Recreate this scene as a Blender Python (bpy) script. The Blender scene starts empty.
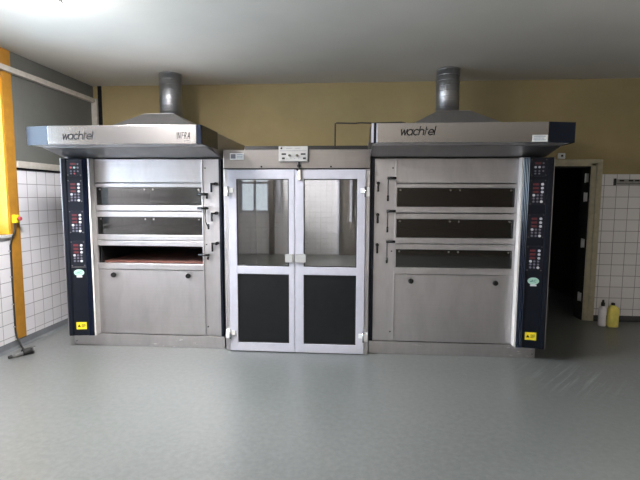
import bpy, bmesh, math, random
from mathutils import Vector, Matrix
random.seed(7)
sc = bpy.context.scene
COL = sc.collection

# ------------------------------------------------------------------ materials
def mat(name):
    m = bpy.data.materials.new(name); m.use_nodes = True
    nt = m.node_tree; b = nt.nodes['Principled BSDF']
    return m, nt, b
def N(nt, t, **kw):
    n = nt.nodes.new(t)
    for k, v in kw.items(): setattr(n, k, v)
    return n
def sock(nt, v, s):
    if isinstance(v, (int, float)): s.default_value = v
    else: nt.links.new(v, s)
def math_(nt, op, a, b=0.0):
    n = N(nt, 'ShaderNodeMath', operation=op); sock(nt, a, n.inputs[0]); sock(nt, b, n.inputs[1]); return n.outputs[0]
def pos(nt):
    g = N(nt, 'ShaderNodeNewGeometry'); s = N(nt, 'ShaderNodeSeparateXYZ'); nt.links.new(g.outputs['Position'], s.inputs[0])
    return g.outputs['Position'], s.outputs
def noise(nt, vec, scale, detail=3, rough=.55):
    n = N(nt, 'ShaderNodeTexNoise'); n.inputs['Scale'].default_value = scale
    n.inputs['Detail'].default_value = detail; n.inputs['Roughness'].default_value = rough
    nt.links.new(vec, n.inputs['Vector']); return n.outputs['Fac']
def ramp(nt, fac, stops):
    r = N(nt, 'ShaderNodeValToRGB'); e = r.color_ramp.elements
    while len(e) < len(stops): e.new(.5)
    for k, (p, c) in enumerate(stops): e[k].position = p; e[k].color = (*c, 1) if len(c) == 3 else c
    nt.links.new(fac, r.inputs['Fac']); return r.outputs['Color']
def mapr(nt, fac, a, b, lo, hi):
    r = N(nt, 'ShaderNodeMapRange'); nt.links.new(fac, r.inputs['Value'])
    for k, v in zip(('From Min', 'From Max', 'To Min', 'To Max'), (a, b, lo, hi)): r.inputs[k].default_value = v
    return r.outputs['Result']
def mixc(nt, f, a, b):
    n = N(nt, 'ShaderNodeMix', data_type='RGBA'); sock(nt, f, n.inputs['Factor'])
    for v, s in ((a, n.inputs[6]), (b, n.inputs[7])):
        if isinstance(v, tuple): s.default_value = (*v, 1)
        else: nt.links.new(v, s)
    return n.outputs[2]
def bump(nt, b, h, st, dist=.01):
    n = N(nt, 'ShaderNodeBump'); n.inputs['Strength'].default_value = st; n.inputs['Distance'].default_value = dist
    nt.links.new(h, n.inputs['Height']); nt.links.new(n.outputs[0], b.inputs['Normal'])

def simple(name, c, rough=.5, metal=0.0, var=.12, scale=14.0, coat=0.0, emit=None, spec=.5):
    m, nt, b = mat(name)
    p, _ = pos(nt)
    f = noise(nt, p, scale)
    lo = tuple(x * (1 - var) for x in c); hi = tuple(min(1, x * (1 + var)) for x in c)
    nt.links.new(ramp(nt, f, [(.3, lo), (.7, hi)]), b.inputs['Base Color'])
    b.inputs['Roughness'].default_value = rough; b.inputs['Metallic'].default_value = metal
    b.inputs['Specular IOR Level'].default_value = spec
    if coat: b.inputs['Coat Weight'].default_value = coat; b.inputs['Coat Roughness'].default_value = .08
    if emit:
        b.inputs['Emission Color'].default_value = (*emit[0], 1); b.inputs['Emission Strength'].default_value = emit[1]
    return m

def steel(name, c=(.53, .515, .525), rough=.45, brush='X', bst=.02, scuff=False, stains=.5):
    """brushed stainless sheet: fine streaks along one axis, soft smears"""
    m, nt, b = mat(name)
    p, _ = pos(nt)
    mp = N(nt, 'ShaderNodeMapping'); nt.links.new(p, mp.inputs['Vector'])
    mp.inputs['Scale'].default_value = (2, 60, 260) if brush == 'X' else (260, 60, 2)
    streak = noise(nt, mp.outputs[0], 1.0, 2)
    smear = noise(nt, p, 3.2, 5, .6)
    col = mixc(nt, mapr(nt, streak, .3, .7, 0, 1), tuple(x * .94 for x in c), tuple(min(1, x * 1.04) for x in c))
    mp2 = N(nt, 'ShaderNodeMapping'); nt.links.new(p, mp2.inputs['Vector']); mp2.inputs['Scale'].default_value = (5, 1, 1.6)
    stain = noise(nt, mp2.outputs[0], 1.6, 6, .68)
    col = mixc(nt, mapr(nt, stain,   .42, .72, 0, stains), col, tuple(x * .72 for x in c))
    if scuff:
        mp3 = N(nt, 'ShaderNodeMapping'); nt.links.new(p, mp3.inputs['Vector']); mp3.inputs['Scale'].default_value = (9, 1, 30)
        sc_ = math_(nt, 'MULTIPLY', mapr(nt, noise(nt, mp3.outputs[0], 1.5, 5, .7), .58, .66, 0, .8), mapr(nt, noise(nt, p, 1.6, 2), .5, .6, 0, 1))
        col = mixc(nt, sc_, col, (.85, .84, .84))
    nt.links.new(col, b.inputs['Base Color'])
    b.inputs['Metallic'].default_value = 1.0
    r = math_(nt, 'ADD', mapr(nt, smear, .3, .7, rough - .03, rough + .05), mapr(nt, streak, .3, .7, -.03, .03))
    if bst: nt.links.new(r, b.inputs['Roughness'])
    else: b.inputs['Roughness'].default_value = rough
    if bst: bump(nt, b, streak, bst, .002)
    return m

def glass(name, tint=(.9, .92, .92), ior=1.5, rough=0.0, extra=0.0):
    m = bpy.data.materials.new(name); m.use_nodes = True; nt = m.node_tree
    nt.nodes.remove(nt.nodes['Principled BSDF']); out = nt.nodes['Material Output']
    t = N(nt, 'ShaderNodeBsdfTransparent'); t.inputs[0].default_value = (*tint, 1)
    g = N(nt, 'ShaderNodeBsdfGlossy'); g.inputs['Roughness'].default_value = rough
    f = N(nt, 'ShaderNodeFresnel'); f.inputs['IOR'].default_value = ior
    mx = N(nt, 'ShaderNodeMixShader')
    nt.links.new(math_(nt, 'ADD', f.outputs[0], extra), mx.inputs[0])
    nt.links.new(t.outputs[0], mx.inputs[1]); nt.links.new(g.outputs[0], mx.inputs[2]); nt.links.new(mx.outputs[0], out.inputs[0])
    return m

def wall_tiled(name, paint, tile_top, axis, off, tile=(.80, .79, .82), grout=(.24, .23, .24)):
    """glazed square wall tiles up to tile_top, matt paint above"""
    m, nt, b = mat(name)
    p, xyz = pos(nt)
    h = xyz[0] if axis == 'X' else xyz[1]
    v = N(nt, 'ShaderNodeCombineXYZ')
    sock(nt, math_(nt, 'ADD', h, off[0]), v.inputs[0]); sock(nt, math_(nt, 'ADD', xyz[2], off[1]), v.inputs[1])
    br = N(nt, 'ShaderNodeTexBrick'); br.offset = 0; br.squash = 1
    for k, val in (('Scale', 1), ('Mortar Size', .0035), ('Mortar Smooth', .15), ('Brick Width', .152), ('Row Height', .1455), ('Bias', 0)): br.inputs[k].default_value = val
    br.inputs['Color1'].default_value = (*tile, 1); br.inputs['Color2'].default_value = (*[x * .93 for x in tile], 1)
    br.inputs['Mortar'].default_value = (*grout, 1)
    nt.links.new(v.outputs[0], br.inputs['Vector'])
    dirt = noise(nt, p, 1.7, 4, .6)
    pa = ramp(nt, noise(nt, p, 1.3, 6, .65), [(.3, tuple(x * .88 for x in paint)), (.7, tuple(x * 1.1 for x in paint))])
    tl = mixc(nt, mapr(nt, dirt, .45, .8, 0, .25), br.outputs['Color'], tuple(x * .8 for x in tile))
    up = math_(nt, 'GREATER_THAN', xyz[2], tile_top)
    nt.links.new(mixc(nt, up, tl, pa), b.inputs['Base Color'])
    r = math_(nt, 'ADD', math_(nt, 'MULTIPLY', up, .62), .16)
    nt.links.new(math_(nt, 'MINIMUM', math_(nt, 'ADD', r, math_(nt, 'MULTIPLY', br.outputs['Fac'], .5)), .85), b.inputs['Roughness'])
    hgt = math_(nt, 'MULTIPLY', math_(nt, 'SUBTRACT', 1.0, up), math_(nt, 'SUBTRACT', 1.0, br.outputs['Fac']))
    hgt = math_(nt, 'ADD', hgt, math_(nt, 'MULTIPLY', noise(nt, p, 30, 2), .12))
    bump(nt, b, hgt, .25, .004)
    return m

def floor_mat():
    m, nt, b = mat('epoxy_floor')
    p, xyz = pos(nt)
    big = noise(nt, p, .9, 5, .6); fine = noise(nt, p, 26, 2, .6)
    c = ramp(nt, big, [(.25, (.122, .131, .129)), (.8, (.150, .160, .157))])
    c = mixc(nt, mapr(nt, fine, .35, .75, 0, .42), c, (.21, .22, .215))
    mp = N(nt, 'ShaderNodeMapping'); nt.links.new(p, mp.inputs['Vector'])
    rot = N(nt, 'ShaderNodeVectorRotate'); nt.links.new(p, rot.inputs['Vector']); rot.inputs['Angle'].default_value = math.radians(-49); rot.inputs['Axis'].default_value = (0, 0, 1)
    nt.links.new(rot.outputs[0], mp.inputs['Vector']); mp.inputs['Scale'].default_value = (.9, 22, 1)
    scr = noise(nt, mp.outputs[0], 1.0, 4, .65)
    ds = N(nt, 'ShaderNodeVectorMath', operation='DISTANCE'); nt.links.new(p, ds.inputs[0]); ds.inputs[1].default_value = (1.93, 4.02, 0)
    f = math_(nt, 'MULTIPLY', mapr(nt, scr, .5, .66, 0, .65), mapr(nt, ds.outputs['Value'], .05, .5, 1, 0))
    c = mixc(nt, f, c, (.42, .44, .44))
    nt.links.new(c, b.inputs['Base Color'])
    b.inputs['Roughness'].default_value = .30
    b.inputs['Specular IOR Level'].default_value = .55
    return m

M = dict(
    steel=steel('brushed_steel'), steel_v=steel('upright_brushed_steel', brush='Z'),
    hood_steel=steel('polished_hood_steel', (.44, .425, .42), .25, bst=0, stains=0), header_steel=steel('header_steel', (.23, .22, .22), .30, bst=0, stains=.3), plinth=steel('scuffed_plinth_steel', scuff=True), steel_dull=steel('dull_steel', (.36, .35, .35), .38), chamber=simple('oven_chamber', (.05, .05, .055), .5, .6),
    stone=simple('hearth_stone', (.14, .055, .042), .85, var=.4, scale=9),
    navy=simple('navy_lacquer', (.006, .008, .014), .3, spec=.22), panel=simple('panel_black', (.008, .010, .017), .35, spec=.25),
    navy_cap=simple('navy_cap_lacquer', (.010, .014, .024), .13, var=.03, spec=.14),
    black=simple('black_plastic', (.008, .008, .009), .35), bakelite=simple('black_bakelite', (.006, .006, .006), .25),
    lower=simple('black_sheet', (.007, .008, .009), .5, spec=.2), navy_gloss=simple('fluted_navy', (.008, .013, .030), .22, spec=.4), rubber=simple('rubber', (.012, .012, .012), .7),
    white=simple('white_frame_lacquer', (.45, .455, .52), .4, var=.04), hingew=simple('white_hinge_plastic', (.72, .73, .74), .4),
    greybox=simple('light_grey_plastic', (.36, .365, .36), .45, var=.05), chrome=simple('dull_chrome', (.55, .55, .55), .22, 1.0),
    red=simple('red_display', (.10, .012, .016), .3), redb=simple('red_button', (.45, .06, .07), .4), btnw=simple('white_button', (.55, .57, .60), .4),
    btng=simple('grey_button', (.13, .13, .17), .4), btnc=simple('pale_green_button', (.35, .55, .50), .4),
    mint=simple('mint_sticker', (.42, .66, .56), .5), mintd=simple('green_print', (.10, .30, .22), .5), paper=simple('white_sticker', (.68, .70, .70), .5),
    yel=simple('yellow_sticker', (.80, .66, .02), .5), ink=simple('ink_and_shade_black', (.010, .010, .012), .8, spec=.1), inkb=simple('blue_ink', (.10, .16, .26), .5),
    gold=simple('yellow_frame_paint', (.72, .36, .02), .4, var=.08), gold_shade=simple('shaded_yellow_paint', (.42, .20, .025), .45, var=.1),  # one yellow paint twice: the post's darker copy carries its shade
    trimw=simple('cream_trim_paint', (.50, .47, .42), .6), trimg=simple('beige_door_frame_paint', (.44, .40, .28), .55),
    cove=simple('grey_cove', (.13, .14, .15), .5, var=.25, scale=5), cove_dark=simple('dark_cove', (.035, .037, .038), .5),
    dark=simple('black_jamb_unlit_passage', (.012, .012, .012), .8), ceil=simple('ceiling_paint', (.55, .53, .48), .85, var=.03, scale=2),  # near-black puts the unlit passage's darkness into its wall colour
    cream=simple('pale_strip_lacquer', (.66, .64, .62), .4, var=.04), duct=steel('galvanised_duct', (.42, .43, .45), .42, bst=0), frustum=steel('collector_sheet', (.46, .45, .445), .5),
    jug=simple('yellow_plastic', (.82, .72, .17), .4), bottle=simple('white_plastic', (.82, .80, .86), .4),
    sill=simple('grey_sill', (.52, .52, .52), .5), glass=glass('pane_glass', extra=.13), oglass=glass('oven_glass', (.34, .36, .35), extra=.075, rough=.05),
    wglass=glass('window_glass', (.97, .98, .98)), graygr=simple('grey_connector', (.12, .12, .12), .5),
    fill_glow=simple('fill_lamp_diffuser', (.8, .8, .8), .5, emit=((1.0, .965, .96), 155)),  # glowing face of the added fill lamp
    rack=simple('grey_rack_metal', (.34, .34, .33), .4, .6),
    wall_left=wall_tiled('wall_left_finish', (.135, .14, .125), 1.93, 'Y', (.055, .0225)),
    wall_back=wall_tiled('wall_back_finish', (.31, .245, .118), 1.902, 'X', (.0175, -.011), (.84, .82, .82)),
    wall_rear=wall_tiled('wall_rear_finish', (.30, .26, .17), 2.2, 'X', (0, -.0115)),
    rear_dark=simple('rear_grey_paint', (.10, .085, .07), .6),
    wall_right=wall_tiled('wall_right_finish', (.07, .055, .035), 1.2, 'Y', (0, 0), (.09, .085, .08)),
    floor=floor_mat(),
)

# ------------------------------------------------------------------ mesh builder
class MB:
    def __init__(s): s.bm = bmesh.new(); s.mats = []
    def mi(s, m):
        if m not in s.mats: s.mats.append(m)
        return s.mats.index(m)
    def _fin(s, geom_before, m, smooth=False):
        k = s.mi(m)
        for f in s.bm.faces:
            if f not in geom_before: f.material_index = k; f.smooth = smooth
    def box(s, x0, x1, y0, y1, z0, z1, m, bev=0.0):
        x0, x1 = min(x0, x1), max(x0, x1); y0, y1 = min(y0, y1), max(y0, y1); z0, z1 = min(z0, z1), max(z0, z1)
        bef = set(s.bm.faces)
        r = bmesh.ops.create_cube(s.bm, size=1)
        vs = r['verts']
        for v in vs:
            v.co = Vector(((x0 + x1) / 2 + v.co.x * (x1 - x0), (y0 + y1) / 2 + v.co.y * (y1 - y0), (z0 + z1) / 2 + v.co.z * (z1 - z0)))
        if bev:
            ed = list({e for v in vs for e in v.link_edges})
            bmesh.ops.bevel(s.bm, geom=ed, offset=min(bev, .45 * min(x1 - x0, y1 - y0, z1 - z0)), segments=2, affect='EDGES', profile=.5)
        s._fin(bef, m); return s
    def prism(s, pts, d, m, smooth=False):
        """closed polygon of 3-D points swept along vector d"""
        bef = set(s.bm.faces); d = Vector(d)
        a = [s.bm.verts.new(Vector(p)) for p in pts]; b = [s.bm.verts.new(Vector(p) + d) for p in pts]
        s.bm.faces.new(a[::-1]); s.bm.faces.new(b)
        n = len(a)
        for i in range(n): s.bm.faces.new((a[i], a[(i + 1) % n], b[(i + 1) % n], b[i]))
        s._fin(bef, m, smooth); return s
    def loft(s, loops, m, caps=True, smooth=False):
        bef = set(s.bm.faces)
        L = [[s.bm.verts.new(Vector(p)) for p in lp] for lp in loops]
        n = len(L[0])
        for a, b in zip(L, L[1:]):
            for i in range(n): s.bm.faces.new((a[i], a[(i + 1) % n], b[(i + 1) % n], b[i]))
        if caps: s.bm.faces.new(L[0][::-1]); s.bm.faces.new(L[-1])
        s._fin(bef, m, smooth); return s
    def cyl(s, a, b, r, m, r2=None, seg=16, smooth=True):
        a, b = Vector(a), Vector(b); ax = (b - a).normalized()
        t = Vector((0, 0, 1)) if abs(ax.z) < .9 else Vector((1, 0, 0))
        e1 = ax.cross(t).normalized(); e2 = ax.cross(e1)
        r2 = r if r2 is None else r2
        ring = lambda c, q: [c + e1 * q * math.cos(2 * math.pi * i / seg) + e2 * q * math.sin(2 * math.pi * i / seg) for i in range(seg)]
        bef = set(s.bm.faces)
        s.loft([ring(a, r), ring(b, r2)], m)
        for f in s.bm.faces:
            if f not in bef: f.smooth = smooth and len(f.verts) == 4
        return s
    def lathe(s, c, prof, m, seg=24):
        c = Vector(c)
        s.loft([[c + Vector((r * math.cos(2 * math.pi * i / seg), r * math.sin(2 * math.pi * i / seg), z)) for i in range(seg)] for r, z in prof], m, smooth=True)
        return s
    def tube(s, pts, r, m, seg=8):
        pts = [Vector(p) for p in pts]; loops = []
        up = Vector((.31, .17, .93))
        for i, p in enumerate(pts):
            t = (pts[min(i + 1, len(pts) - 1)] - pts[max(i - 1, 0)]).normalized()
            e1 = t.cross(up).normalized(); e2 = t.cross(e1)
            loops.append([p + e1 * r * math.cos(2 * math.pi * k / seg) + e2 * r * math.sin(2 * math.pi * k / seg) for k in range(seg)])
        s.loft(loops, m, smooth=True); return s
    def build(s, name, parent=None, origin=None):
        bmesh.ops.recalc_face_normals(s.bm, faces=s.bm.faces[:])
        o0 = Vector((0, 0, 0))
        q = parent
        if origin is not None: o0 = Vector(origin)
        base = Vector((0, 0, 0))
        while q is not None: base += q.location; q = q.parent
        if parent is not None and origin is None: o0 = base.copy()
        bmesh.ops.translate(s.bm, verts=s.bm.verts[:], vec=-o0)
        me = bpy.data.meshes.new(name); s.bm.to_mesh(me); s.bm.free()
        for m in s.mats: me.materials.append(m)
        o = bpy.data.objects.new(name, me); COL.objects.link(o)
        if parent is not None: o.parent = parent; o.location = o0 - base
        else: o.location = o0
        return o

def tag(o, label, cat, group=None, kind=None):
    o['label'] = label; o['category'] = cat
    if group: o['group'] = group
    if kind: o['kind'] = kind
    return o
def thing(name, loc, label, cat, group=None):
    o = bpy.data.objects.new(name, None); COL.objects.link(o); o.location = loc; o.empty_display_size = .1
    return tag(o, label, cat, group)
def struct(o, label=None):
    o['kind'] = 'structure'
    if label: o['label'] = label
    return o
def lettering(name, body, x, y, z, width, height, m, parent, shear=.25, bold=.012, space=1.0, depth=.0008):
    """raised lettering facing -Y, left end at x, baseline at z"""
    cu = bpy.data.curves.new(name, 'FONT'); cu.body = body; cu.size = 1; cu.shear = shear; cu.offset = bold; cu.space_character = space; cu.extrude = .001
    t = bpy.data.objects.new(name, cu); COL.objects.link(t)
    dg = bpy.context.evaluated_depsgraph_get(); dg.update()
    me = bpy.data.meshes.new_from_object(t.evaluated_get(dg)); bpy.data.objects.remove(t)
    xs = [v.co.x for v in me.vertices]; ys = [v.co.y for v in me.vertices]
    sx = width / (max(xs) - min(xs)); sz = height / (max(ys) - min(ys)); x0, y0 = min(xs), min(ys)
    base = Vector((0, 0, 0)); q = parent
    while q is not None: base += q.location; q = q.parent
    for v in me.vertices:
        a, b, c = v.co
        v.co = Vector((x + (a - x0) * sx, y - (c + .001) * .5 * depth / .001, z + (b - y0) * sz)) - base
    me.materials.clear(); me.materials.append(m); me.name = name
    o = bpy.data.objects.new(name, me); COL.objects.link(o); o.parent = parent
    return o

def drawn_word(name, x, y, z, width, height, m, parent, th=.20, shear=.22):
    """the oven maker's rounded lower-case word, drawn stroke by stroke: single-storey a, t with a bar to the right only"""
    arc = lambda cx, cy, r, a0, a1, n=14: [(cx + r * math.cos(math.radians(a0 + (a1 - a0) * i / n)), cy + r * math.sin(math.radians(a0 + (a1 - a0) * i / n))) for i in range(n + 1)]
    L = [(1.22, [[(0, 1), (.29, 0), (.57, .95), (.85, 0), (1.14, 1)]]),
         (1.16, [arc(.47, .5, .47, 0, 360, 22), [(.95, 1.0), (.95, 0)]]),
         (1.00, [arc(.5, .5, .47, 45, 315)]),
         (1.06, [[(.06, 1.5), (.06, 0)], arc(.47, .55, .41, 180, 0, 12) + [(.88, 0)]]),
         (.70, [[(.14, 1.42), (.14, 0)], [(.14, 1.0), (.50, 1.0)]]),
         (1.06, [arc(.48, .5, .46, 0, 320, 18), [(.02, .5), (.94, .5)]]),
         (.2, [[(.08, 1.5), (.08, 0)]])]
    quads = []; ox_ = 0
    for adv, strokes in L:
        for st in strokes:
            for (ax, ay), (bx, by) in zip(st, st[1:]):
                dx, dy = bx - ax, by - ay; l = math.hypot(dx, dy) or 1; dx, dy = dx / l, dy / l; h = th / 2; e = h * .35
                quads.append([(ox_ + ax - dx * e - dy * h, ay - dy * e + dx * h), (ox_ + ax - dx * e + dy * h, ay - dy * e - dx * h), (ox_ + bx + dx * e + dy * h, by + dy * e - dx * h), (ox_ + bx + dx * e - dy * h, by + dy * e + dx * h)])
        ox_ += adv
    quads = [[(px + shear * py, py) for px, py in q] for q in quads]
    X_ = [p[0] for q in quads for p in q]; Y_ = [p[1] for q in quads for p in q]
    sx, sz = width / (max(X_) - min(X_)), height / (max(Y_) - min(Y_))
    b = MB()
    for i, q in enumerate(quads):
        b.prism([(x + (px - min(X_)) * sx, y, z + (py - min(Y_)) * sz) for px, py in q], (0, -.0008 - .00001 * (i % 9), 0), m)
    return b.build(name, parent)

# ------------------------------------------------------------------ the room
XL, YB, YR, XR, ZC = -3.56, 6.0, -3.4, 4.8, 3.08
b = MB(); b.box(XL - .3, XR + .2, YR - .2, YB + .05, -.1, 0, M['floor']); b.box(1.6, 3.6, YB + .05, 8.2, -.1, 0, M['floor']); struct(b.build('floor'), 'grey-green glossy poured floor with scuffs')
b = MB(); b.box(XL - .3, XR + .2, YR - .2, YB + .2, ZC, ZC + .1, M['ceil']); struct(b.build('ceiling'), 'plain pale ceiling')
# left wall with window openings
W1 = (2.75, 4.365, 1.20, 2.80); W2 = (.1, 2.2, 1.98, 2.80); W3 = (-2.5, -.4, 1.98, 2.80)
b = MB(); ys = [YR - .2]
for w in (W3, W2, W1):
    b.box(XL - .24, XL, ys[-1], w[0], 0, ZC, M['wall_left'])
    b.box(XL - .24, XL, w[0], w[1], 0, w[2], M['wall_left']); b.box(XL - .24, XL, w[0], w[1], w[3], ZC, M['wall_left'])
    ys.append(w[1])
b.box(XL - .24, XL, ys[-1], YB + .2, 0, ZC, M['wall_left'])
struct(b.build('wall_left'), 'left wall, white tiles below and grey-green paint above')
# back wall with the doorway
DX0, DX1, DZ = 2.02, 3.0, 2.0
b = MB(); b.box(XL, DX0, YB, YB + .2, 0, ZC, M['wall_back']); b.box(DX1, XR + .2, YB, YB + .2, 0, ZC, M['wall_back']); b.box(DX0, DX1, YB, YB + .2, DZ, ZC, M['wall_back'])
struct(b.build('wall_back'), 'khaki painted back wall, white tiled low down on the right')
b = MB(); b.box(XR, XR + .2, YR - .2, YB, 0, ZC, M['wall_right']); struct(b.build('wall_right'))
# rear wall (behind the camera, mirrored in the glass) with one window
RW = (-3.2, -2.35, 1.15, 2.55)
b = MB(); b.box(XL, RW[0], YR - .2, YR, 0, ZC, M['wall_rear']); b.box(RW[1], -.42, YR - .2, YR, 0, ZC, M['wall_rear'])
b.box(RW[0], RW[1], YR - .2, YR, 0, RW[2], M['wall_rear']); b.box(RW[0], RW[1], YR - .2, YR, RW[3], ZC, M['wall_rear'])
b.box(-.42, XR, YR - .2, YR, 0, ZC, M['rear_dark']); struct(b.build('wall_rear'))
b = MB(); b.box(-2.33, -2.2, YR, YR + .14, 0, ZC, M['rear_dark'], .005); struct(b.build('trim_4'))
b = MB(); b.box(-2.12, -2.02, YR, YR + .06, 1.15, ZC, M['white'], .005); b.box(-.46, -.40, YR, YR + .05, .0, ZC, M['white'], .005); b.box(-.12, -.05, YR, YR + .05, .9, ZC, M['white'], .005); struct(b.build('trim_5'))
# passage behind the doorway, its lack of light painted on as near-black walls
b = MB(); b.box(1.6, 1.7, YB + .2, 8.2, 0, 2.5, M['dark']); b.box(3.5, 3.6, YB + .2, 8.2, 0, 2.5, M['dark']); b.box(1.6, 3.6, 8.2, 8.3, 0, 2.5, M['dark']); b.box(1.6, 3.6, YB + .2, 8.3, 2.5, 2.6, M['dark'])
struct(b.build('wall_passage'), 'walls painted dark for the unlit passage beyond the doorway')
# windows
def window(n, w, yellow=True):
    y0, y1, z0, z1 = w; fm = M['sill']
    b = MB(); X0 = XL - .22
    # painted reveal lining and sash bars
    b.box(XL - .235, XL + .012, y1 - .02, y1, z0, z1, M['gold']); b.box(XL - .235, XL + .012, y0, y0 + .02, z0, z1, fm); b.box(XL - .235, XL + .012, y0, y1, z1 - .02, z1, fm)
    for yy in (y0 + .02, (y0 + y1) / 2 - .03, y1 - .08): b.box(X0, X0 + .06, yy, yy + .06, z0, z1, fm, .004)
    for zz in (z0, z1 - .08): b.box(X0, X0 + .06, y0, y1, zz, zz + .06, fm, .004)
    f = struct(b.build('window_%d' % n), 'yellow framed window in the left wall')
    g = MB(); g.box(X0 + .025, X0 + .031, y0 + .03, y1 - .03, z0 + .03, z1 - .03, M['wglass']); g.build('pane', f)
    s = MB(); s.box(XL - .16, XL + .028, y0 - .03, y1 + .03, z0 - .03, z0, M['sill'], .004); s.build('window_sill', f)
window(1, W1); window(2, W2); window(3, W3)
b = MB()
for xx in (RW[0], (RW[0] + RW[1]) / 2 - .03, RW[1] - .06): b.box(xx, xx + .06, YR - .14, YR - .08, RW[2], RW[3], M['white'])
for zz in (RW[2], 1.95, RW[3] - .06): b.box(RW[0], RW[1], YR - .14, YR - .08, zz, zz + .06, M['white'])
f = struct(b.build('window_4')); g = MB(); g.box(RW[0] + .03, RW[1] - .03, YR - .114, YR - .108, RW[2] + .03, RW[3] - .03, M['wglass']); g.build('pane', f)
# skirting coves
def cove(name, a, bpt, m, h=.075, d=.035):
    pass
b = MB(); b.prism([(XL, 0, 0), (XL + .06, 0, 0), (XL + .025, 0, .02), (XL + .010, 0, .075), (XL, 0, .075)], (0, YB - YR, 0), M['cove'])
bmesh.ops.translate(b.bm, verts=b.bm.verts[:], vec=(0, YR, 0)); struct(b.build('baseboard_left'), 'grey coved skirting along the left wall')
b = MB(); b.prism([(0, YB, 0), (0, YB - .05, 0), (0, YB - .022, .02), (0, YB - .01, .07), (0, YB, .07)], (XR - 3.135, 0, 0), M['cove_dark'])
bmesh.ops.translate(b.bm, verts=b.bm.verts[:], vec=(3.135, 0, 0)); struct(b.build('baseboard_back'), 'dark coved skirting under the back wall tiles')
# tile capping ledge on the left wall, with the dark joint below it
b = MB(); b.box(XL, XL + .03, W1[1] + .14, YB, 1.893, 1.965, M['trimw'], .006); b.box(XL, XL + .012, W1[1] + .14, YB, 1.874, 1.893, M['ink']); struct(b.build('trim_1'), 'cream ledge capping the left wall tiles')
# pale rail high on the left wall and the boxed upright in the corner, with a painted shadow strip
b = MB(); b.box(XL, XL + .06, 2.2, YB - .06, 2.85, 2.905, M['trimw'], .004); struct(b.build('trim_2'), 'pale rail high on the left wall')
b = MB(); b.box(XL, XL + .075, YB - .06, YB, 0, 2.905, M['trimw'], .004); b.box(XL + .075, XL + .12, YB - .02, YB, 0, ZC, M['ink']); struct(b.build('trim_3'), 'pale upright with a painted shadow strip in the far left corner')  # black strip beside the upright stands in for the corner's shadow
# doorway casing, jamb and hinges
b = MB()
def casing(b, x0, x1, z0, z1, horiz=False):
    b.box(x0, x1, YB - .02, YB, z0, z1, M['trimg'], .004)
b.box(DX1, DX1 + .075, YB - .018, YB, 0, DZ + .045, M['trimg'], .004); b.box(DX1 + .06, DX1 + .13, YB - .034, YB, 0, DZ + .034, M['trimg'], .006)
b.box(DX0 - .13, DX0, YB - .018, YB, 0, DZ + .085, M['trimg'], .004)
b.box(DX0 - .13, DX1 + .075, YB - .018, YB, DZ, DZ + .05, M['trimg'], .004); b.box(DX0 - .13, DX1 + .13, YB - .034, YB, DZ + .035, DZ + .085, M['trimg'], .006)
dr = struct(b.build('door_1'), 'beige painted casing of the dark open doorway')
b = MB(); b.box(DX1 - .012, DX1, YB, YB + .2, 0, DZ, M['dark']); b.box(DX0, DX0 + .012, YB, YB + .2, 0, DZ, M['dark']); b.box(DX0, DX1, YB, YB + .2, DZ - .012, DZ, M['dark']); b.build('jamb', dr)
for z in (1.855, 1.61, 1.01, .30):
    b = MB(); b.box(DX1 - .016, DX1 - .012, YB + .02, YB + .075, z - .055, z + .055, M['hingew'], .001); b.cyl((DX1 - .018, YB + .085, z - .06), (DX1 - .018, YB + .085, z + .06), .009, M['hingew'], seg=10); b.build('hinge', dr)

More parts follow.
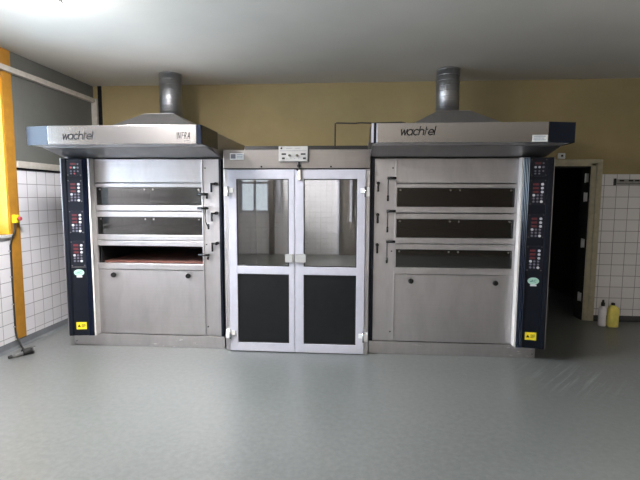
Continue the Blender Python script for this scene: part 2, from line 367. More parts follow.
# ------------------------------------------------------------------ deck ovens
ZD = [(1.690, 1.505), (1.383, 1.198), (1.080, .898)]
YF = 4.5
def oven(side):
    L = side == 'L'
    s = -1 if L else 1
    X0 = -1.34 if L else .161
    U = dict(strip=.031, post=.205, deck=1.350, plate=1.365, out=1.632) if L else dict(strip=.038, post=.247, deck=1.404, plate=1.428, out=1.695)
    X = lambda u: X0 + s * u
    root = thing('deck_oven', (X(.85), 5.2, 0),
                 'left stainless three-deck baking oven with its lowest deck open, beside the left wall' if L else
                 'right stainless three-deck baking oven with all glass closed, beside the dark doorway', 'oven', 'three-deck baking ovens')
    def part(b, n, par=root): return b.build(n, par)
    d0, d1, pl, uo = U['post'] + .003, U['deck'], U['plate'], U['out']
    # casing: side sheets, back and top, open to the front
    b = MB(); ub = 1.69
    b.box(X(0.0), X(.02), YF + .03, 5.9, .135, 1.98, M['steel_dull']); b.box(X(ub), X(ub - .02), YF + .03, 5.9, .135, 1.98, M['steel_dull'])
    b.box(X(.02), X(ub - .02), 5.88, 5.9, .135, 1.98, M['steel_dull']); b.box(X(.02), X(ub - .02), YF + .03, 5.88, 1.96, 1.98, M['steel_dull'])
    b.box(X(d1), X(ub - .02), YF + .004, YF + .03, .135, 1.97, M['steel_v']); part(b, 'casing')
    b = MB(); b.box(X(0), X(1.66), YF - .004, 5.85, 0.0, .128, M['plinth'], .004); b.cyl((X(1.63), YF - .008, .04), (X(1.63), YF - .004, .04), .008, M['chrome'], seg=8); part(b, 'plinth')
    b = MB(); b.box(X(.036 if not L else .033), X(U['post']), YF - .006, YF + .025, .138, 1.976, M['steel_v'], .004)
    for z in (1.885, 1.105 if L else 1.06, .235): b.cyl((X(U['post'] - .03), YF - .012, z), (X(U['post'] - .03), YF - .004, z), .008, M['black'], seg=8)
    part(b, 'front_post')
    b = MB(); b.box(X(U['post'] - .006), X(U['post'] + .010), YF - .016, YF - .004, .14, 1.976, M['steel_v'], .003); part(b, 'edge_strip')
    b = MB(); b.box(X(0.001), X(U['strip']), YF - .028, YF + .02, .138, 1.976, M['navy'], .006); part(b, 'corner_trim')
    b = MB(); b.box(X(d0), X(d1), YF - .004, YF + .02, 1.738, 1.976, M['steel'], .004); part(b, 'top_panel')
    for k, (zt, zb) in enumerate(ZD):
        opened = L and k == 2
        top = zt + (.044 if k == 0 else .058)
        # chamber
        c = MB(); c.box(X(d0 + .02), X(d1 - .02), YF + .06, 5.7, zt + .006, zt + .012, M['chamber']); c.box(X(d0 + .02), X(d1 - .02), 5.7, 5.71, zb - .01, zt + .012, M['chamber'])
        for u in (d0 + .014, d1 - .02): c.box(X(u), X(u + .006), YF + .03, 5.71, zb - .01, zt + .012, M['chamber'])
        c.box(X(d0 + .02), X(d1 - .02), YF + .03, 5.7, zb - .014, zb - .008, M['chamber'])
        ch = part(c, 'baking_chamber')
        h = MB(); h.box(X(d0 + .03), X(d1 - .03), YF + .07, 5.68, zb - .008, zb + .012, M['stone'], .003); part(h, 'hearth_stone', ch)
        # door: top rail, hinged glass
        dm = MB(); dm.box(X(d0), X(d1), YF - .012, YF + .02, zt, top - .003, M['steel'], .005)
        dm.box(X(d0), X(d0 + .012), YF + .0, YF + .02, zb, zt, M['steel_v']); dm.box(X(d1 - .006), X(d1), YF + .0, YF + .02, zb, zt, M['steel_v'])
        door = part(dm, 'deck_door')
        g = MB()
        if opened:   # swung up inside the chamber
            g.prism([(X(d0 + .013), YF + .03, zt - .004), (X(d0 + .013), YF + .036, zt - .010), (X(d0 + .013), YF + .19, zt - .040), (X(d0 + .013), YF + .186, zt - .034)], (s * (d1 - d0 - .026), 0, 0), M['oglass'])
        else:
            g.box(X(d0 + .013), X(d1 - .007), YF + .008, YF + .014, zb, zt, M['oglass'])
        part(g, 'glass', door)
        if not opened:
            for u in (d0 + .045, (d0 + d1) / 2 - .045, (d0 + d1) / 2 + .045, d1 - .045):
                w = MB(); w.cyl((X(u), YF + .001, zt - .022), (X(u), YF + .008, zt - .022), .010, M['chrome'], seg=10); part(w, 'bolt', door)
        r = MB(); zl = zb - (.059 if k < 2 else .066)
        r.box(X(d0), X(d1), YF - .016, YF + .02, zl, zb, M['steel'], .006); part(r, 'sill_rail')
    b = MB(); b.box(X(d0), X(d1), YF - .004, YF + .02, .138, .828, M['steel'], .004); lp = part(b, 'lower_panel')
    kn = ((-2.515 if L else .575, .774 if L else .763), (-1.71 if L else 1.398, .776 if L else .758))
    for x, z in kn:
        q = MB(); q.cyl((x, YF - .030, z), (x, YF - .004, z), .016, M['bakelite']); q.cyl((x, YF - .046, z), (x, YF - .028, z), .024, M['bakelite'], r2=.027); part(q, 'knob', lp)
    # release levers and turn knobs on the post
    up = U['post']
    lev = [(1.620, 0), (1.480, .205), (1.000, 0)] if L else [(1.785, .215), (1.462, .20), (1.160, .205)]
    for z, rod in lev:
        q = MB()
        u0, u1 = (up - .070, up + .040) if L else (up - .088, up + .0)
        q.cyl((X(u0), YF - .055, z), (X(u1), YF - .055, z), .013, M['bakelite'], seg=12)
        q.cyl((X(u0 + .02), YF - .006, z), (X(u0 + .02), YF - .055, z), .010, M['bakelite'], seg=10)
        if not rod: q.cyl((X(u0 + .012), YF - .055, z), (X(u0 + .012), YF - .055, z - .045), .011, M['bakelite'], seg=10)
        lv = part(q, 'lever')
        if rod:
            q = MB(); e = -.022 if L else 0
            xs = X(u0 + (.03 if L else .01))
            q.tube([(xs, YF - .05, z), (xs, YF - .05, z - rod * .68), (xs - s * .5 * 0 + (0.028 if L else 0), YF - .05, z - rod)], .0045, M['bakelite'])
            q.cyl((xs + (.028 if L else 0), YF - .05, z - rod + .045), (xs + (.028 if L else 0), YF - .05, z - rod - .01), .010, M['bakelite'], seg=10)
            part(q, 'lever_rod', lv)
    for z in ((1.725, 1.43, 1.12) if L else (1.735, 1.425, 1.125)):
        q = MB()
        if L:
            xc = X(.058); q.cyl((xc, YF - .006, z), (xc, YF - .05, z), .017, M['bakelite']); q.box(xc - .055, xc + .005, YF - .05, YF - .035, z - .012, z + .010, M['bakelite'], .004)
            q.box(xc - .055, xc - .035, YF - .052, YF - .035, z - .085, z + .010, M['bakelite'], .005)
        else:
            xc = X(.073); q.cyl((xc, YF - .006, z), (xc, YF - .05, z), .016, M['bakelite']); q.box(xc - .010, xc + .010, YF - .054, YF - .036, z - .085, z + .010, M['bakelite'], .005)
        part(q, 'turn_handle')
    # side plate between deck front and control column, then the column itself
    ya, yb = YF - .085, YF - .125
    b = MB(); b.box(X(pl - .006), X(pl), ya - .004, YF + .004, .135, 1.976, M['cream'], .001); b.box(X(pl - .014), X(pl + .004), ya - .012, ya - .002, .135, 1.976, M['cream'], .002)
    b.box(X(d1 + .002), X(pl - .006), YF + .012, YF + .02, .138, 1.976, M['steel_dull']); part(b, 'side_plate')
    yat = lambda u: ya + (yb - ya) * (u - pl) / (uo - pl)
    b = MB(); sec = [(pl, YF + .004)]
    sec.append((pl, ya + .0115))
    fl_ = [(pl + .001, yat(pl) + .010), (pl + .001, yat(pl) - .001)]
    for i in range(4):           # fluted edge
        u = pl + .003 + i * .0145
        fl_ += [(u, yat(u) - .002), (u + .003, yat(u + .003) - .013), (u + .007, yat(u + .007) - .017), (u + .011, yat(u + .011) - .013), (u + .014, yat(u + .014) - .002)]
    fl_ += [(pl + .062, yat(pl + .062) + .010)]
    sec += [(pl + .0625, yat(pl + .062) + .0115), (pl + .0635, yat(pl + .064)), (uo - .05, yat(uo - .05)), (uo - .046, yat(uo - .046) - .008), (uo - .012, yb - .008), (uo, yb + .004), (uo, YF + .06), (ub := 1.692, YF + .06), (ub, YF + .03), (pl + .02, YF + .03)]
    sec = [q for q in sec if not (q[0] == 1.692)]
    b.prism([(X(u), y, .135) for u, y in sec], (0, 0, 1.84), M['navy']); colm = part(b, 'control_column')
    b = MB(); b.prism([(X(u), y, .136) for u, y in fl_], (0, 0, 1.838), M['navy_gloss']); part(b, 'fluted_edge', colm)
    b = MB(); b.box(X(uo), X(uo + .005), yb - .004, yb + .03, .135, 1.976, M['steel_v']); part(b, 'edge_trim', colm)
    b = MB(); u = uo - .054; b.prism([(X(u), yat(u), .14), (X(u + .004), yat(u + .004), .14), (X(u + .004), yat(u + .004) - .005, .14), (X(u), yat(u) - .005, .14)], (0, 0, 1.83), M['navy']); part(b, 'bead', colm)
    # control panels: plate on the sloping face, local frame (a across from picture-left, h up)
    pw = .140; uc = pl + .139
    e = Vector((X(uo) - X(pl), yb - ya, 0)).normalized() * (1 if not L else -1)     # picture-left to picture-right
    n = Vector((e.y, -e.x, 0)); n = n if n.y < 0 else -n
    cen = Vector((X(uc), yat(uc), 0))
    def quad(b, a0, a1, h0, h1, t0, t1, m):
        p = [cen + e * a + n * t for a, t in ((a0, t0), (a1, t0), (a1, t1), (a0, t1))]
        b.prism([(q.x, q.y, h0) for q in p], (0, 0, h1 - h0), m)
    def disc(b, a, h, r, t0, t1, m, seg=12, ry=None):
        ry = ry or r
        ring = lambda t: [cen + e * (a + r * math.cos(2 * math.pi * i / seg)) + n * t + Vector((0, 0, h + ry * math.sin(2 * math.pi * i / seg))) for i in range(seg)]
        b.loft([ring(t0), ring(t1)], m)
    zp = ((1.965, 1.80), (1.762, 1.535), (1.447, 1.215), (1.135, .870)) if L else ((1.965, 1.80), (1.770, 1.530), (1.445, 1.215), (1.140, .895))
    for k, (z1, z0) in enumerate(zp):
        b = MB(); quad(b, -pw / 2, pw / 2, z0, z1, -.002, .004, M['panel'])
        for a in (-.062, .062):
            for h in (z0 + .010, z1 - .010): disc(b, a, h, .0045, .004, .006, M['chrome'], 8)
        cp = part(b, 'control_panel')
        if k == 0:
            b = MB(); quad(b, -.035, .02, z1 - .052, z1 - .034, .004, .006, M['red']); part(b, 'display', cp)
            for a, m, h in ((-.030, 'redb', 0), (.004, 'btnc' if L else 'btnw', 0), (.038, 'btng', 0), (.038, 'btng', .036), (-.030, 'btng', -.036), (.004, 'btng', -.036), (.038, 'btng', -.036), (-.030, 'btng', -.060), (.004, 'redb' if L else 'btng', -.060)):
                b = MB(); disc(b, a, z1 - .080 + h, .0105 if h == 0 else .008, .004, .008, M[m if not (not L and m == 'redb') else 'btnw']); part(b, 'button', cp)
        else:
            hh = z1 - z0
            for i in range(3):
                zz = z1 - .045 - i * .036
                b = MB(); quad(b, -.042, .006, zz - .010, zz + .010, .004, .006, M['red']); part(b, 'display', cp)
                b = MB(); disc(b, .038, zz, .0125, .004, .009, M['btnw']); part(b, 'button', cp)
            for r_ in range(3):
                for c_ in range(3):
                    zz = z1 - .148 - r_ * .030; a = -.034 + c_ * .034
                    m = 'btnw' if (r_, c_) in ((0, 0), (2, 2)) else 'btng'
                    b = MB(); disc(b, a, zz, .0125 if m == 'btnw' else .010, .004, .008, M[m]); part(b, 'button', cp)
    # bright line under the lowest panel
    if L:
        b = MB(); quad(b, -.07, .075, .862, .866, -.001, .005, M['chrome']); part(b, 'trim_line', colm)
    # oval service sticker with green print
    zs = .805 if L else .80
    b = MB(); disc(b, 0, zs, .052, -.001, .0015, M['mint'], 24, .034); quad(b, -.026, .030, zs - .050, zs - .033, -.001, .0016, M['paper'])
    for a0, a1, h0, h1 in ((-.03, -.012, -.008, .000), (-.014, -.004, -.008, .012), (.004, .010, -.012, .010), (.010, .028, .008, .013), (.012, .026, -.013, -.008)):
        quad(b, a0, a1, zs + h0, zs + h1, .0012, .0022, M['mintd'])
    o = part(b, 'service_sticker'); o['label'] = 'mint green oval sticker'
    # yellow warning label: triangle and lines of small print
    zw = .24 if L else .255
    b = MB(); quad(b, -.052, .052, zw - .038, zw + .038, -.001, .0015, M['yel'])
    tri = [(-.040, -.014), (-.008, -.014), (-.024, .016)]
    P = [cen + e * a + n * .0012 + Vector((0, 0, zw + h)) for a, h in tri]; b.prism(P, n * .001, M['ink'])
    for i in range(4): quad(b, 0.0, .040 - (.010 if i == 3 else 0), zw + .012 - i * .009, zw + .016 - i * .009, .0012, .0022, M['ink'])
    o = part(b, 'warning_label'); o['label'] = 'yellow warning label with black triangle'
    return root

# ------------------------------------------------------------------ extractor hoods
def hood(side):
    L = side == 'L'; s = -1 if L else 1
    X0 = -1.34 if L else .161
    X = lambda u: X0 + s * u
    root = thing('extractor_hood', (X(.85), 5.2, 1.985),
                 'steel extractor hood with pale blue corner cap, above the left oven' if L else 'steel extractor hood with white sticker and black corner cap, above the right oven', 'hood', 'extractor hoods over the ovens')
    def part(b, n, par=root): return b.build(n, par)
    yf = 3.9; zb, zt = 2.058, 2.225
    ui, uc, uo = (.003, 1.42, 1.655) if L else (-.022, 1.438, 1.672)
    us = ui + .045 if L else ui + .05
    b = MB(); b.box(X(us), X(uc), yf, yf + .02, zb, zt, M['hood_steel'], .004); fa = part(b, 'fascia')
    # blue inner corner trim: bright bead and navy strip, then the side cover running back
    b = MB(); b.box(X(ui), X(us - .001), yf - .001, yf + .02, zb, zt, M['navy_cap'], .006); part(b, 'corner_strip')
    if not L:
        b = MB(); b.box(X(ui), X(ui + .022), yf - .006, yf - .001, zb + .002, zt - .002, M['white'], .002); b.box(X(us - .008), X(us + .004), yf - .006, yf - .001, zb + .002, zt - .002, M['white'], .002); part(b, 'corner_bead')
    b = MB(); b.box(X(ui), X(ui + .015), yf + .021, 4.38, zb, zt, M['black'], .003); part(b, 'side_cover')
    # outer angled corner cap
    b = MB(); b.prism([(X(uc), yf, zb), (X(uo), yf + .05, zb), (X(uo), yf + .48, zb), (X(uo - .02), yf + .48, zb), (X(uo - .02), yf + .07, zb), (X(uc), yf + .02, zb)], (0, 0, zt - zb), M['navy_cap'])
    o = part(b, 'corner_cap')
    # roof sheet, rear body, flat lip underneath and funnel sheet sloping back to the oven
    b = MB()
    b.box(X(ui + .016), X(uo - .022), yf + .080, 5.95, zt - .012, zt - .002, M['steel'])
    b.box(X(ui + .016), X(uo - .021), yf + .080, yf + .22, zb + .002, zb + .010, M['steel'])
    b.box(X(us), X(uc - .002), yf + .021, yf + .079, zb + .002, zb + .010, M['steel']); b.box(X(us), X(uc - .002), yf + .021, yf + .079, zt - .012, zt - .002, M['steel'])
    part(b, 'canopy')
    b = MB(); a0, a1, ins = ui + .03, uo - .05, .10
    lo = lambda y, z, i0, i1: [(X(a0 + i0), y, z), (X(a1 - i1), y, z)]
    def sheet(b, q, m, th=.006):
        p = [Vector(v) for v in q]; nn = (p[1] - p[0]).cross(p[2] - p[0]).normalized() * th
        if nn.z < 0: nn = -nn
        b.prism([tuple(v) for v in p], nn, m)
    sheet(b, [(X(ui + .02), yf + .215, zb - .004), (X(uo - .03), yf + .215, zb - .004), (X(1.66), 4.492, 1.988), (X(.006), 4.492, 1.988)], M['steel_dull'])
    part(b, 'funnel_sheet')
    # end skirts of the funnel and rear body sides
    b = MB()
    for u, uu in ((.004, .012), (1.655, 1.647)):
        b.prism([(X(u), yf + .24, zb + .012), (X(u), 4.49, 1.99), (X(u), 5.94, 1.99), (X(u), 5.94, zt - .013), (X(u), yf + .24, zt - .013)], (X(uu) - X(u), 0, 0), M['steel'])
    b.box(X(.013), X(1.646), 5.93, 5.94, 1.99, zt - .013, M['steel']); part(b, 'rear_body')
    # four-sided collector rising to the flue
    uc_ = .915; w0, w1 = .70, .178
    b = MB(); q = lambda w, y0, y1, z: [(X(uc_ - w), y0, z), (X(uc_ + w), y0, z), (X(uc_ + w), y1, z), (X(uc_ - w), y1, z)]
    b.loft([q(w0, 4.70, 5.93, zt - .001), q(w0, 4.70, 5.93, zt + .012), q(w1, 5.10, 5.82, 2.541), q(w1, 5.10, 5.82, 2.545)], M['frustum']); part(b, 'collector')
    # lettering
    if L:
        drawn_word('lettering', -2.617, yf - .0002, 2.100, .292, .076, M['ink'], fa)
        lettering('lettering', 'INFRA', -1.573, yf - .0002, 2.103, .128, .058, M['ink'], fa, shear=.3, bold=.0, space=1.2)
        b = MB()
        for x in (-1.495, -1.475, -1.46): b.box(x, x + .008, yf - .001, yf, 2.082, 2.088, M['ink'])
        part(b, 'small_print', fa)
    else:
        drawn_word('lettering', .388, yf - .0002, 2.118, .296, .078, M['ink'], fa)
        b = MB(); b.box(1.468, 1.592, yf - .0015, yf, 2.062, 2.118, M['paper'])
        for i in range(3): b.box(1.477, 1.575 - .012 * (i % 2), yf - .0022, yf - .0012, 2.104 - i * .015, 2.109 - i * .015, M['inkb'])
        o = part(b, 'sticker', fa); o['label'] = 'small white sticker with blue print'
    # flue
    xc, yc = X(.915), 5.47
    fl = MB(); z0 = 2.546; r = .132; prof = [(r, z0), (r, z0 + .02)]
    zz = z0 + .02
    fl.lathe((xc, yc, 0), [(r, z0), (r, ZC - .003)], M['duct'], 40)
    while zz < ZC - .08:
        zz += .062; fl.lathe((xc, yc, 0), [(r + .0004, zz), (r + .0022, zz + .003), (r + .0022, zz + .005), (r + .0004, zz + .008)], M['duct'], 40)
    o = fl.build('flue_pipe', None, (xc, yc, z0))
    tag(o, 'round ribbed metal flue rising from the left hood to the ceiling' if L else 'round ribbed metal flue rising from the right hood to the ceiling', 'duct', 'metal flues')
for sd in 'LR': oven(sd); hood(sd)

# ------------------------------------------------------------------ proofing cabinet between the ovens
root = thing('proofing_cabinet', (-.58, 5.1, 0), 'steel cabinet with two white framed half-glazed doors, between the two ovens', 'cabinet')
yc = 4.45; x0, x1 = -1.312, .154
part = lambda b, n, par=root: b.build(n, par)
b = MB(); b.box(x0, x0 + .015, yc + .06, 5.9, 0, 2.06, M['steel_dull']); b.box(x1 - .015, x1, yc + .06, 5.9, 0, 2.06, M['steel_dull']); b.box(x0 + .015, x1 - .015, 5.885, 5.9, 0, 2.06, M['steel_dull'])
b.box(x0 + .015, x1 - .015, yc + .06, 5.885, 2.045, 2.06, M['steel_dull']); b.box(x0 + .015, x1 - .015, yc + .06, 5.885, .0, .012, M['steel_dull']); part(b, 'casing')
b = MB(); b.box(x0, x1, yc - .002, yc + .06, 1.878, 2.063, M['header_steel'], .004)
for x in (-.925, -.232): b.cyl((x, yc - .008, 1.895), (x, yc - .002, 1.895), .009, M['ink'], seg=10)
b.box(x0, x1, yc - .003, yc + .01, 1.872, 1.879, M['ink'])
hd = part(b, 'header_panel')
b = MB(); b.box(-1.243, -1.103, yc - .0035, yc - .002, 1.965, 2.03, M['paper'])
b.box(-1.235, -1.185, yc - .0042, yc - .003, 1.975, 2.02, M['btng'])
for i in range(3): b.box(-1.175, -1.115, yc - .0042, yc - .003, 2.012 - i * .016, 2.017 - i * .016, M['inkb'])
part(b, 'sticker', hd)
for xa, xb in ((x0, -1.266), (.114, x1)):
    b = MB(); b.box(xa, xb, yc - .002, yc + .06, 0, 1.871, M['steel_v'], .004); part(b, 'side_frame')
def cab_door(xa, xb, wx0, wx1, left):
    dy0, dy1 = yc - .02, yc + .03; m = M['white']; z0, z1 = .008, 1.866
    b = MB()
    b.box(xa, wx0, dy0, dy1, z0, z1, m, .005); b.box(wx1, xb, dy0, dy1, z0, z1, m, .005)
    for a, c in ((z0, .100), (.815, .897), (1.774, z1)): b.box(wx0 - .004, wx1 + .004, dy0, dy1, a, c, m, .005)
    dr = part(b, 'door')
    # glazing beads (rubber)
    for nm, a, c, mm in (('glass', .897, 1.774, M['glass']), ('lower_panel', .100, .815, M['lower'])):
        g = MB(); g.box(wx0 - .002, wx1 + .002, dy0 + .012, dy0 + .018, a - .002, c + .002, mm); part(g, nm, dr)
        g = MB()
        for q in ((wx0, wx0 + .008, a, c), (wx1 - .008, wx1, a, c), (wx0 + .008, wx1 - .008, a, a + .008), (wx0 + .008, wx1 - .008, c - .008, c)): g.box(q[0], q[1], dy0 + .006, dy0 + .0119, q[2], q[3], M['rubber'])
        part(g, 'seal', dr)
    for z in (1.65, .19):
        h = MB(); xe = xa if left else xb; sg = 1 if left else -1
        h.box(xe - sg * .040, xe + sg * .012, dy0 - .022, dy0 + .018, z - .045, z + .045, M['hingew'], .005)
        h.box(xe + sg * .010, xe + sg * .055, dy0 - .018, dy0 - .001, z - .012, z + .034, M['hingew'], .004)
        h.cyl((xe + sg * .006, dy0 - .024, z - .05), (xe + sg * .006, dy0 - .024, z + .05), .010, M['chrome'], seg=12)
        part(h, 'hinge', dr)
    h = MB()
    if left: h.box(xb - .096, xb - .018, dy0 - .030, dy0 - .004, .943, 1.027, M['greybox'], .005); h.box(xb - .018, xb - .003, dy0 - .018, dy0 - .002, .945, 1.025, M['rack'])
    else: h.box(xa + .003, xa + .112, dy0 - .030, dy0 - .004, .943, 1.027, M['greybox'], .005)
    h.box((xb - .09) if left else (xa + .02), (xb - .03) if left else (xa + .09), dy0 - .006, dy0 - .0005, .955, 1.015, M['greybox'])
    part(h, 'latch_plate', dr)
cab_door(-1.262, -.5895, -1.178, -.649, True); cab_door(-.5855, .112, -.499, .029, False)
b = MB(); b.box(-1.22, .145, 4.95, 5.86, 2.0605, 2.155, M['black'], .005); part(b, 'top_cover')
# control box on the header with two displays, two knobs, two switches
bx0, bx1, bz0, bz1, by = -.737, -.452, 1.942, 2.087, 4.36
b = MB(); b.box(bx0, bx1, by, yc - .003, bz0, bz1, M['greybox'], .004); b.box(bx0 + .012, bx1 - .012, by - .0015, by + .001, 2.040, 2.043, M['btng']); bx = part(b, 'control_box')
for a, c, h0, h1 in ((-.708, -.664, 2.002, 2.018), (-.520, -.474, 2.002, 2.018)):
    q = MB(); q.box(a, c, by - .002, by + .001, h0, h1, M['black']); part(q, 'display', bx)
for a in (-.704, -.499):
    q = MB(); q.box(a, a + .028, by - .005, by + .001, 1.960, 1.978, M['black'], .002); part(q, 'switch', bx)
for a in (-.630, -.556):
    q = MB(); q.cyl((a, by - .018, 1.997), (a, by, 1.997), .012, M['black']); q.box(a - .003, a + .003, by - .022, by - .017, 1.988, 2.008, M['chrome']); part(q, 'knob', bx)
q = MB(); q.cyl((-.709, by - .0015, 2.066), (-.709, by, 2.066), .010, M['ink'], seg=12)
for a0, a1 in ((-.665, -.605), (-.575, -.530)): q.box(a0, a1, by - .0015, by + .001, 2.064, 2.068, M['btng'])
for i in range(4): q.cyl((-.655 + i * .038, by - .0015, 1.967), (-.655 + i * .038, by, 1.967), .0035, M['btng'], seg=8)
part(q, 'front_print', bx)
# barrel bolt holding the doors shut
q = MB(); q.box(-.562, -.528, yc - .030, yc - .003, 1.885, 1.942, M['rack'], .003); q.cyl((-.563, yc - .035, 1.900), (-.527, yc - .035, 1.900), .014, M['black']); q.cyl((-.545, yc - .034, 1.80), (-.545, yc - .034, 1.94), .009, M['black'], seg=10)
q.box(-.560, -.524, yc - .043, yc - .021, 1.758, 1.865, M['chrome'], .004); q.cyl((-.560, yc - .047, 1.862), (-.560, yc - .043, 1.862), .010, M['ink'], seg=10); part(q, 'door_bolt')

# ------------------------------------------------------------------ thin pipe and cable on top
b = MB(); b.tube([(-.20, 4.62, 2.066), (-.20, 4.62, 2.30), (-.20, 4.62, 2.338), (-.188, 4.62, 2.343), (.0, 4.62, 2.338), (.06, 4.62, 2.344), (.18, 4.62, 2.338), (.46, 4.62, 2.345), (.5, 4.64, 2.345), (.5, 4.64, 2.228)], .0075, M['rubber'])
tag(b.build('cable', None, (-.20, 4.62, 2.066)), 'thin dark cable bent square from the white-doored cabinet over to the right hood', 'cable')

# ------------------------------------------------------------------ things on the left wall
b = MB(); b.box(XL, XL + .016, 4.37, 4.50, .08, ZC - .002, M['gold_shade'], .004)  # frame yellow, darkened in colour for the post's shaded face
tag(b.build('steel_post', None, (XL, 4.435, .08)), 'tall yellow post, coloured as shaded, on the left wall beside the window', 'post')
es = thing('emergency_stop', (XL + .016, 4.42, 1.30), 'small yellow box with red push button on the yellow post', 'switch')
b = MB(); b.box(XL + .017, XL + .060, 4.385, 4.445, 1.315, 1.40, M['yel'], .005); part(b, 'housing', es)
b = MB(); b.cyl((XL + .060, 4.415, 1.36), (XL + .080, 4.415, 1.36), .012, M['redb']); b.cyl((XL + .078, 4.415, 1.36), (XL + .096, 4.415, 1.36), .024, M['redb'], r2=.020); part(b, 'push_button', es)
b = MB(); cx = XL + .040
b.tube([(cx, 4.40, 1.314), (cx, 4.397, 1.24), (cx - .01, 4.355, 1.16), (XL + .02, 4.345, 1.08), (XL + .016, 4.343, .6), (XL + .016, 4.343, .2), (XL + .03, 4.34, .11), (XL + .085, 4.32, .045), (XL + .13, 4.29, .012), (XL + .20, 4.24, .010)], .009, M['rubber'])
for z in (1.02, .75, .46, .22): b.box(XL + .001, XL + .024, 4.333, 4.353, z, z + .014, M['chrome'])
tag(b.build('cable', None, (cx, 4.40, .0)), 'black cable hanging from the yellow stop button down to the floor', 'cable')
pg = thing('cable_connector', (-3.30, 4.12, 0), 'dark cable connector lying on the floor below the yellow post', 'plug')
b = MB(); b.cyl((-3.345, 4.035, .021), (-3.295, 4.115, .024), .016, M['graygr'], r2=.021, seg=18); part(b, 'grip', pg)
b = MB(); b.cyl((-3.362, 4.008, .018), (-3.345, 4.035, .021), .014, M['rubber'], r2=.018, seg=18); part(b, 'gland', pg)
b = MB(); b.cyl((-3.295, 4.115, .035), (-3.250, 4.195, .036), .033, M['rubber'], r2=.035, seg=20); b.cyl((-3.256, 4.186, .036), (-3.248, 4.199, .037), .036, M['graygr'], seg=20); part(b, 'socket_body', pg)
b = MB(); b.box(-3.262, -3.225, 4.165, 4.205, .066, .076, M['graygr'], .004); part(b, 'flap', pg)

# ------------------------------------------------------------------ things on the back wall at right
so = thing('wall_switch', (2.622, YB, 2.13), 'small cream wall switch above the doorway casing', 'switch')
b = MB(); b.box(2.578, 2.668, YB - .028, YB, 2.092, 2.165, M['paper'], .006); part(b, 'plate', so)
b = MB(); b.box(2.612, 2.640, YB - .034, YB - .027, 2.118, 2.142, M['black'], .003); part(b, 'rocker', so)
kr = thing('knife_rack', (3.7, YB, 1.79), 'grey magnetic rail with dark end on the back wall tiles', 'rail')
b = MB(); b.box(3.30, 4.10, YB - .022, YB, 1.768, 1.835, M['rack'], .004); b.box(3.31, 4.10, YB - .026, YB - .021, 1.772, 1.780, M['black']); part(b, 'rail_body', kr)
b = MB(); b.box(3.283, 3.302, YB - .034, YB, 1.758, 1.845, M['black'], .004); part(b, 'end_cap', kr)
for x in (3.345, 3.455, 3.53, 3.62):
    b = MB(); b.box(x, x + .055, YB - .028, YB - .021, 1.808, 1.828, M['black'], .003); part(b, 'clip', kr)
# bottles on the floor
bt = thing('bottle', (3.115, 5.74, 0), 'slim white plastic bottle with black cap, left of the yellow canister', 'bottle')
b = MB(); b.lathe((3.115, 5.74, 0), [(.030, 0), (.043, .004), (.045, .02), (.045, .20), (.042, .225), (.030, .245), (.018, .255), (.018, .262)], M['bottle']); part(b, 'bottle_body', bt)
b = MB(); b.lathe((3.115, 5.74, 0), [(.020, .256), (.022, .258), (.022, .295), (.014, .305), (.012, .33), (.008, .334)], M['black'], 16); part(b, 'cap', bt)
jc = thing('canister', (3.228, 5.715, 0), 'yellow plastic canister with black cap, standing by the tiled wall', 'bottle')
b = MB()
def rr(cx, cy, wx, wy, z, r=.022, sh=0):
    out = []
    for qx, qy, a0 in ((1, 1, 0), (-1, 1, 90), (-1, -1, 180), (1, -1, 270)):
        for k in range(5):
            a = math.radians(a0 + k * 22.5); out.append((cx + sh + qx * (wx - r) + r * math.cos(a), cy + qy * (wy - r) + r * math.sin(a), z))
    return out
cx, cy = 3.228, 5.715
b.loft([rr(cx, cy, .050, .038, 0, .02), rr(cx, cy, .058, .044, .008), rr(cx, cy, .058, .044, .10), rr(cx, cy, .055, .044, .12), rr(cx, cy, .058, .044, .14), rr(cx, cy, .057, .043, .205, .022), rr(cx, cy, .045, .038, .245, .02, -.004), rr(cx, cy, .028, .026, .268, .018, -.006), rr(cx, cy, .018, .018, .275, .014, -.006)], M['jug'], smooth=True); part(b, 'canister_body', jc)
b = MB(); b.lathe((cx - .006, cy, 0), [(.021, .2745), (.022, .278), (.022, .298), (.018, .302)], M['black'], 16); part(b, 'cap', jc)
b = MB(); b.tube([(cx + .043, cy, .245), (cx + .060, cy, .235), (cx + .068, cy, .19), (cx + .066, cy, .13), (cx + .057, cy, .115)], .008, M['jug']); part(b, 'grip_handle', jc)

FILL_LAMPS = [(-2.3, 2.75)]  # position of the added fill lamp, out of view
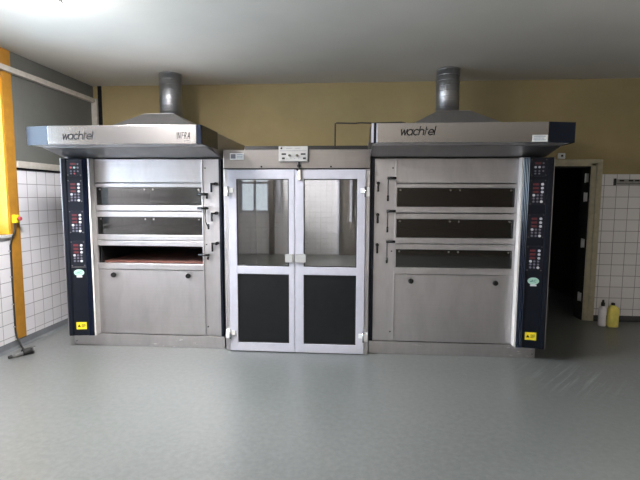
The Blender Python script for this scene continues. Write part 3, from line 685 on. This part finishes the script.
# ------------------------------------------------------------------ light: daylight through the windows
w = bpy.data.worlds.new('daylight'); sc.world = w; w.use_nodes = True
bg = w.node_tree.nodes['Background']; bg.inputs[0].default_value = (.80, .90, 1.0, 1); bg.inputs[1].default_value = .8
def area(name, loc, rot, sx, sy, e, col=(.92, .96, 1.0)):
    l = bpy.data.lights.new(name, 'AREA'); l.shape = 'RECTANGLE'; l.size = sx; l.size_y = sy; l.energy = e; l.color = col
    o = bpy.data.objects.new(name, l); COL.objects.link(o); o.location = loc; o.rotation_euler = [math.radians(a) for a in rot]; return o
for i, (wn, e) in enumerate(((W1, 100), (W2, 8), (W3, 1200))):
    area('daylight_window', (XL - .5, (wn[0] + wn[1]) / 2, (wn[2] + wn[3]) / 2 + .05), (0, -90, 0), wn[3] - wn[2], wn[1] - wn[0], e, (.66, .82, 1.0) if e < 500 else (1.0, .95, .94))
area('daylight_rear_window', ((RW[0] + RW[1]) / 2, YR - .45, (RW[2] + RW[3]) / 2), (90, 0, 0), RW[1] - RW[0], RW[3] - RW[2], 2.2)

# added fluorescent fill lamp, out of view overhead, brightening the left side
for x, y in FILL_LAMPS:
    lt = thing('fill_lamp', (x, y, ZC), 'added fluorescent fill lamp, out of view, brightening the left side of the room', 'lamp')
    b = MB(); b.box(x - .10, x + .10, y - .62, y + .62, ZC - .045, ZC - .001, M['hingew'], .006); b.build('fill_lamp_housing', lt)
    b = MB(); b.box(x - .085, x + .085, y - .60, y + .60, ZC - .075, ZC - .046, M['fill_glow'], .012); b.build('fill_diffuser', lt)

# ------------------------------------------------------------------ camera
cam = bpy.data.cameras.new('camera'); cam.sensor_width = 36; cam.lens = 447.3 * 36 / 640; cam.clip_start = .05
co = bpy.data.objects.new('camera', cam); COL.objects.link(co); sc.camera = co
yaw, pitch, roll = math.radians(4.334), math.radians(5.524), math.radians(.228)
f = Vector((-math.sin(yaw), math.cos(yaw), 0)); r = Vector((math.cos(yaw), math.sin(yaw), 0)); u = Vector((0, 0, 1))
f2 = f * math.cos(pitch) - u * math.sin(pitch); u2 = u * math.cos(pitch) + f * math.sin(pitch)
r3 = r * math.cos(roll) + u2 * math.sin(roll); u3 = -r * math.sin(roll) + u2 * math.cos(roll)
mw = Matrix((r3, u3, -f2)).transposed().to_4x4(); mw.translation = (0, 0, 1.6); co.matrix_world = mw

vs = sc.view_settings; vs.view_transform = 'Standard'; vs.look = 'None'; vs.gamma = 1.0; vs.use_curve_mapping = False; vs.exposure = 1.1
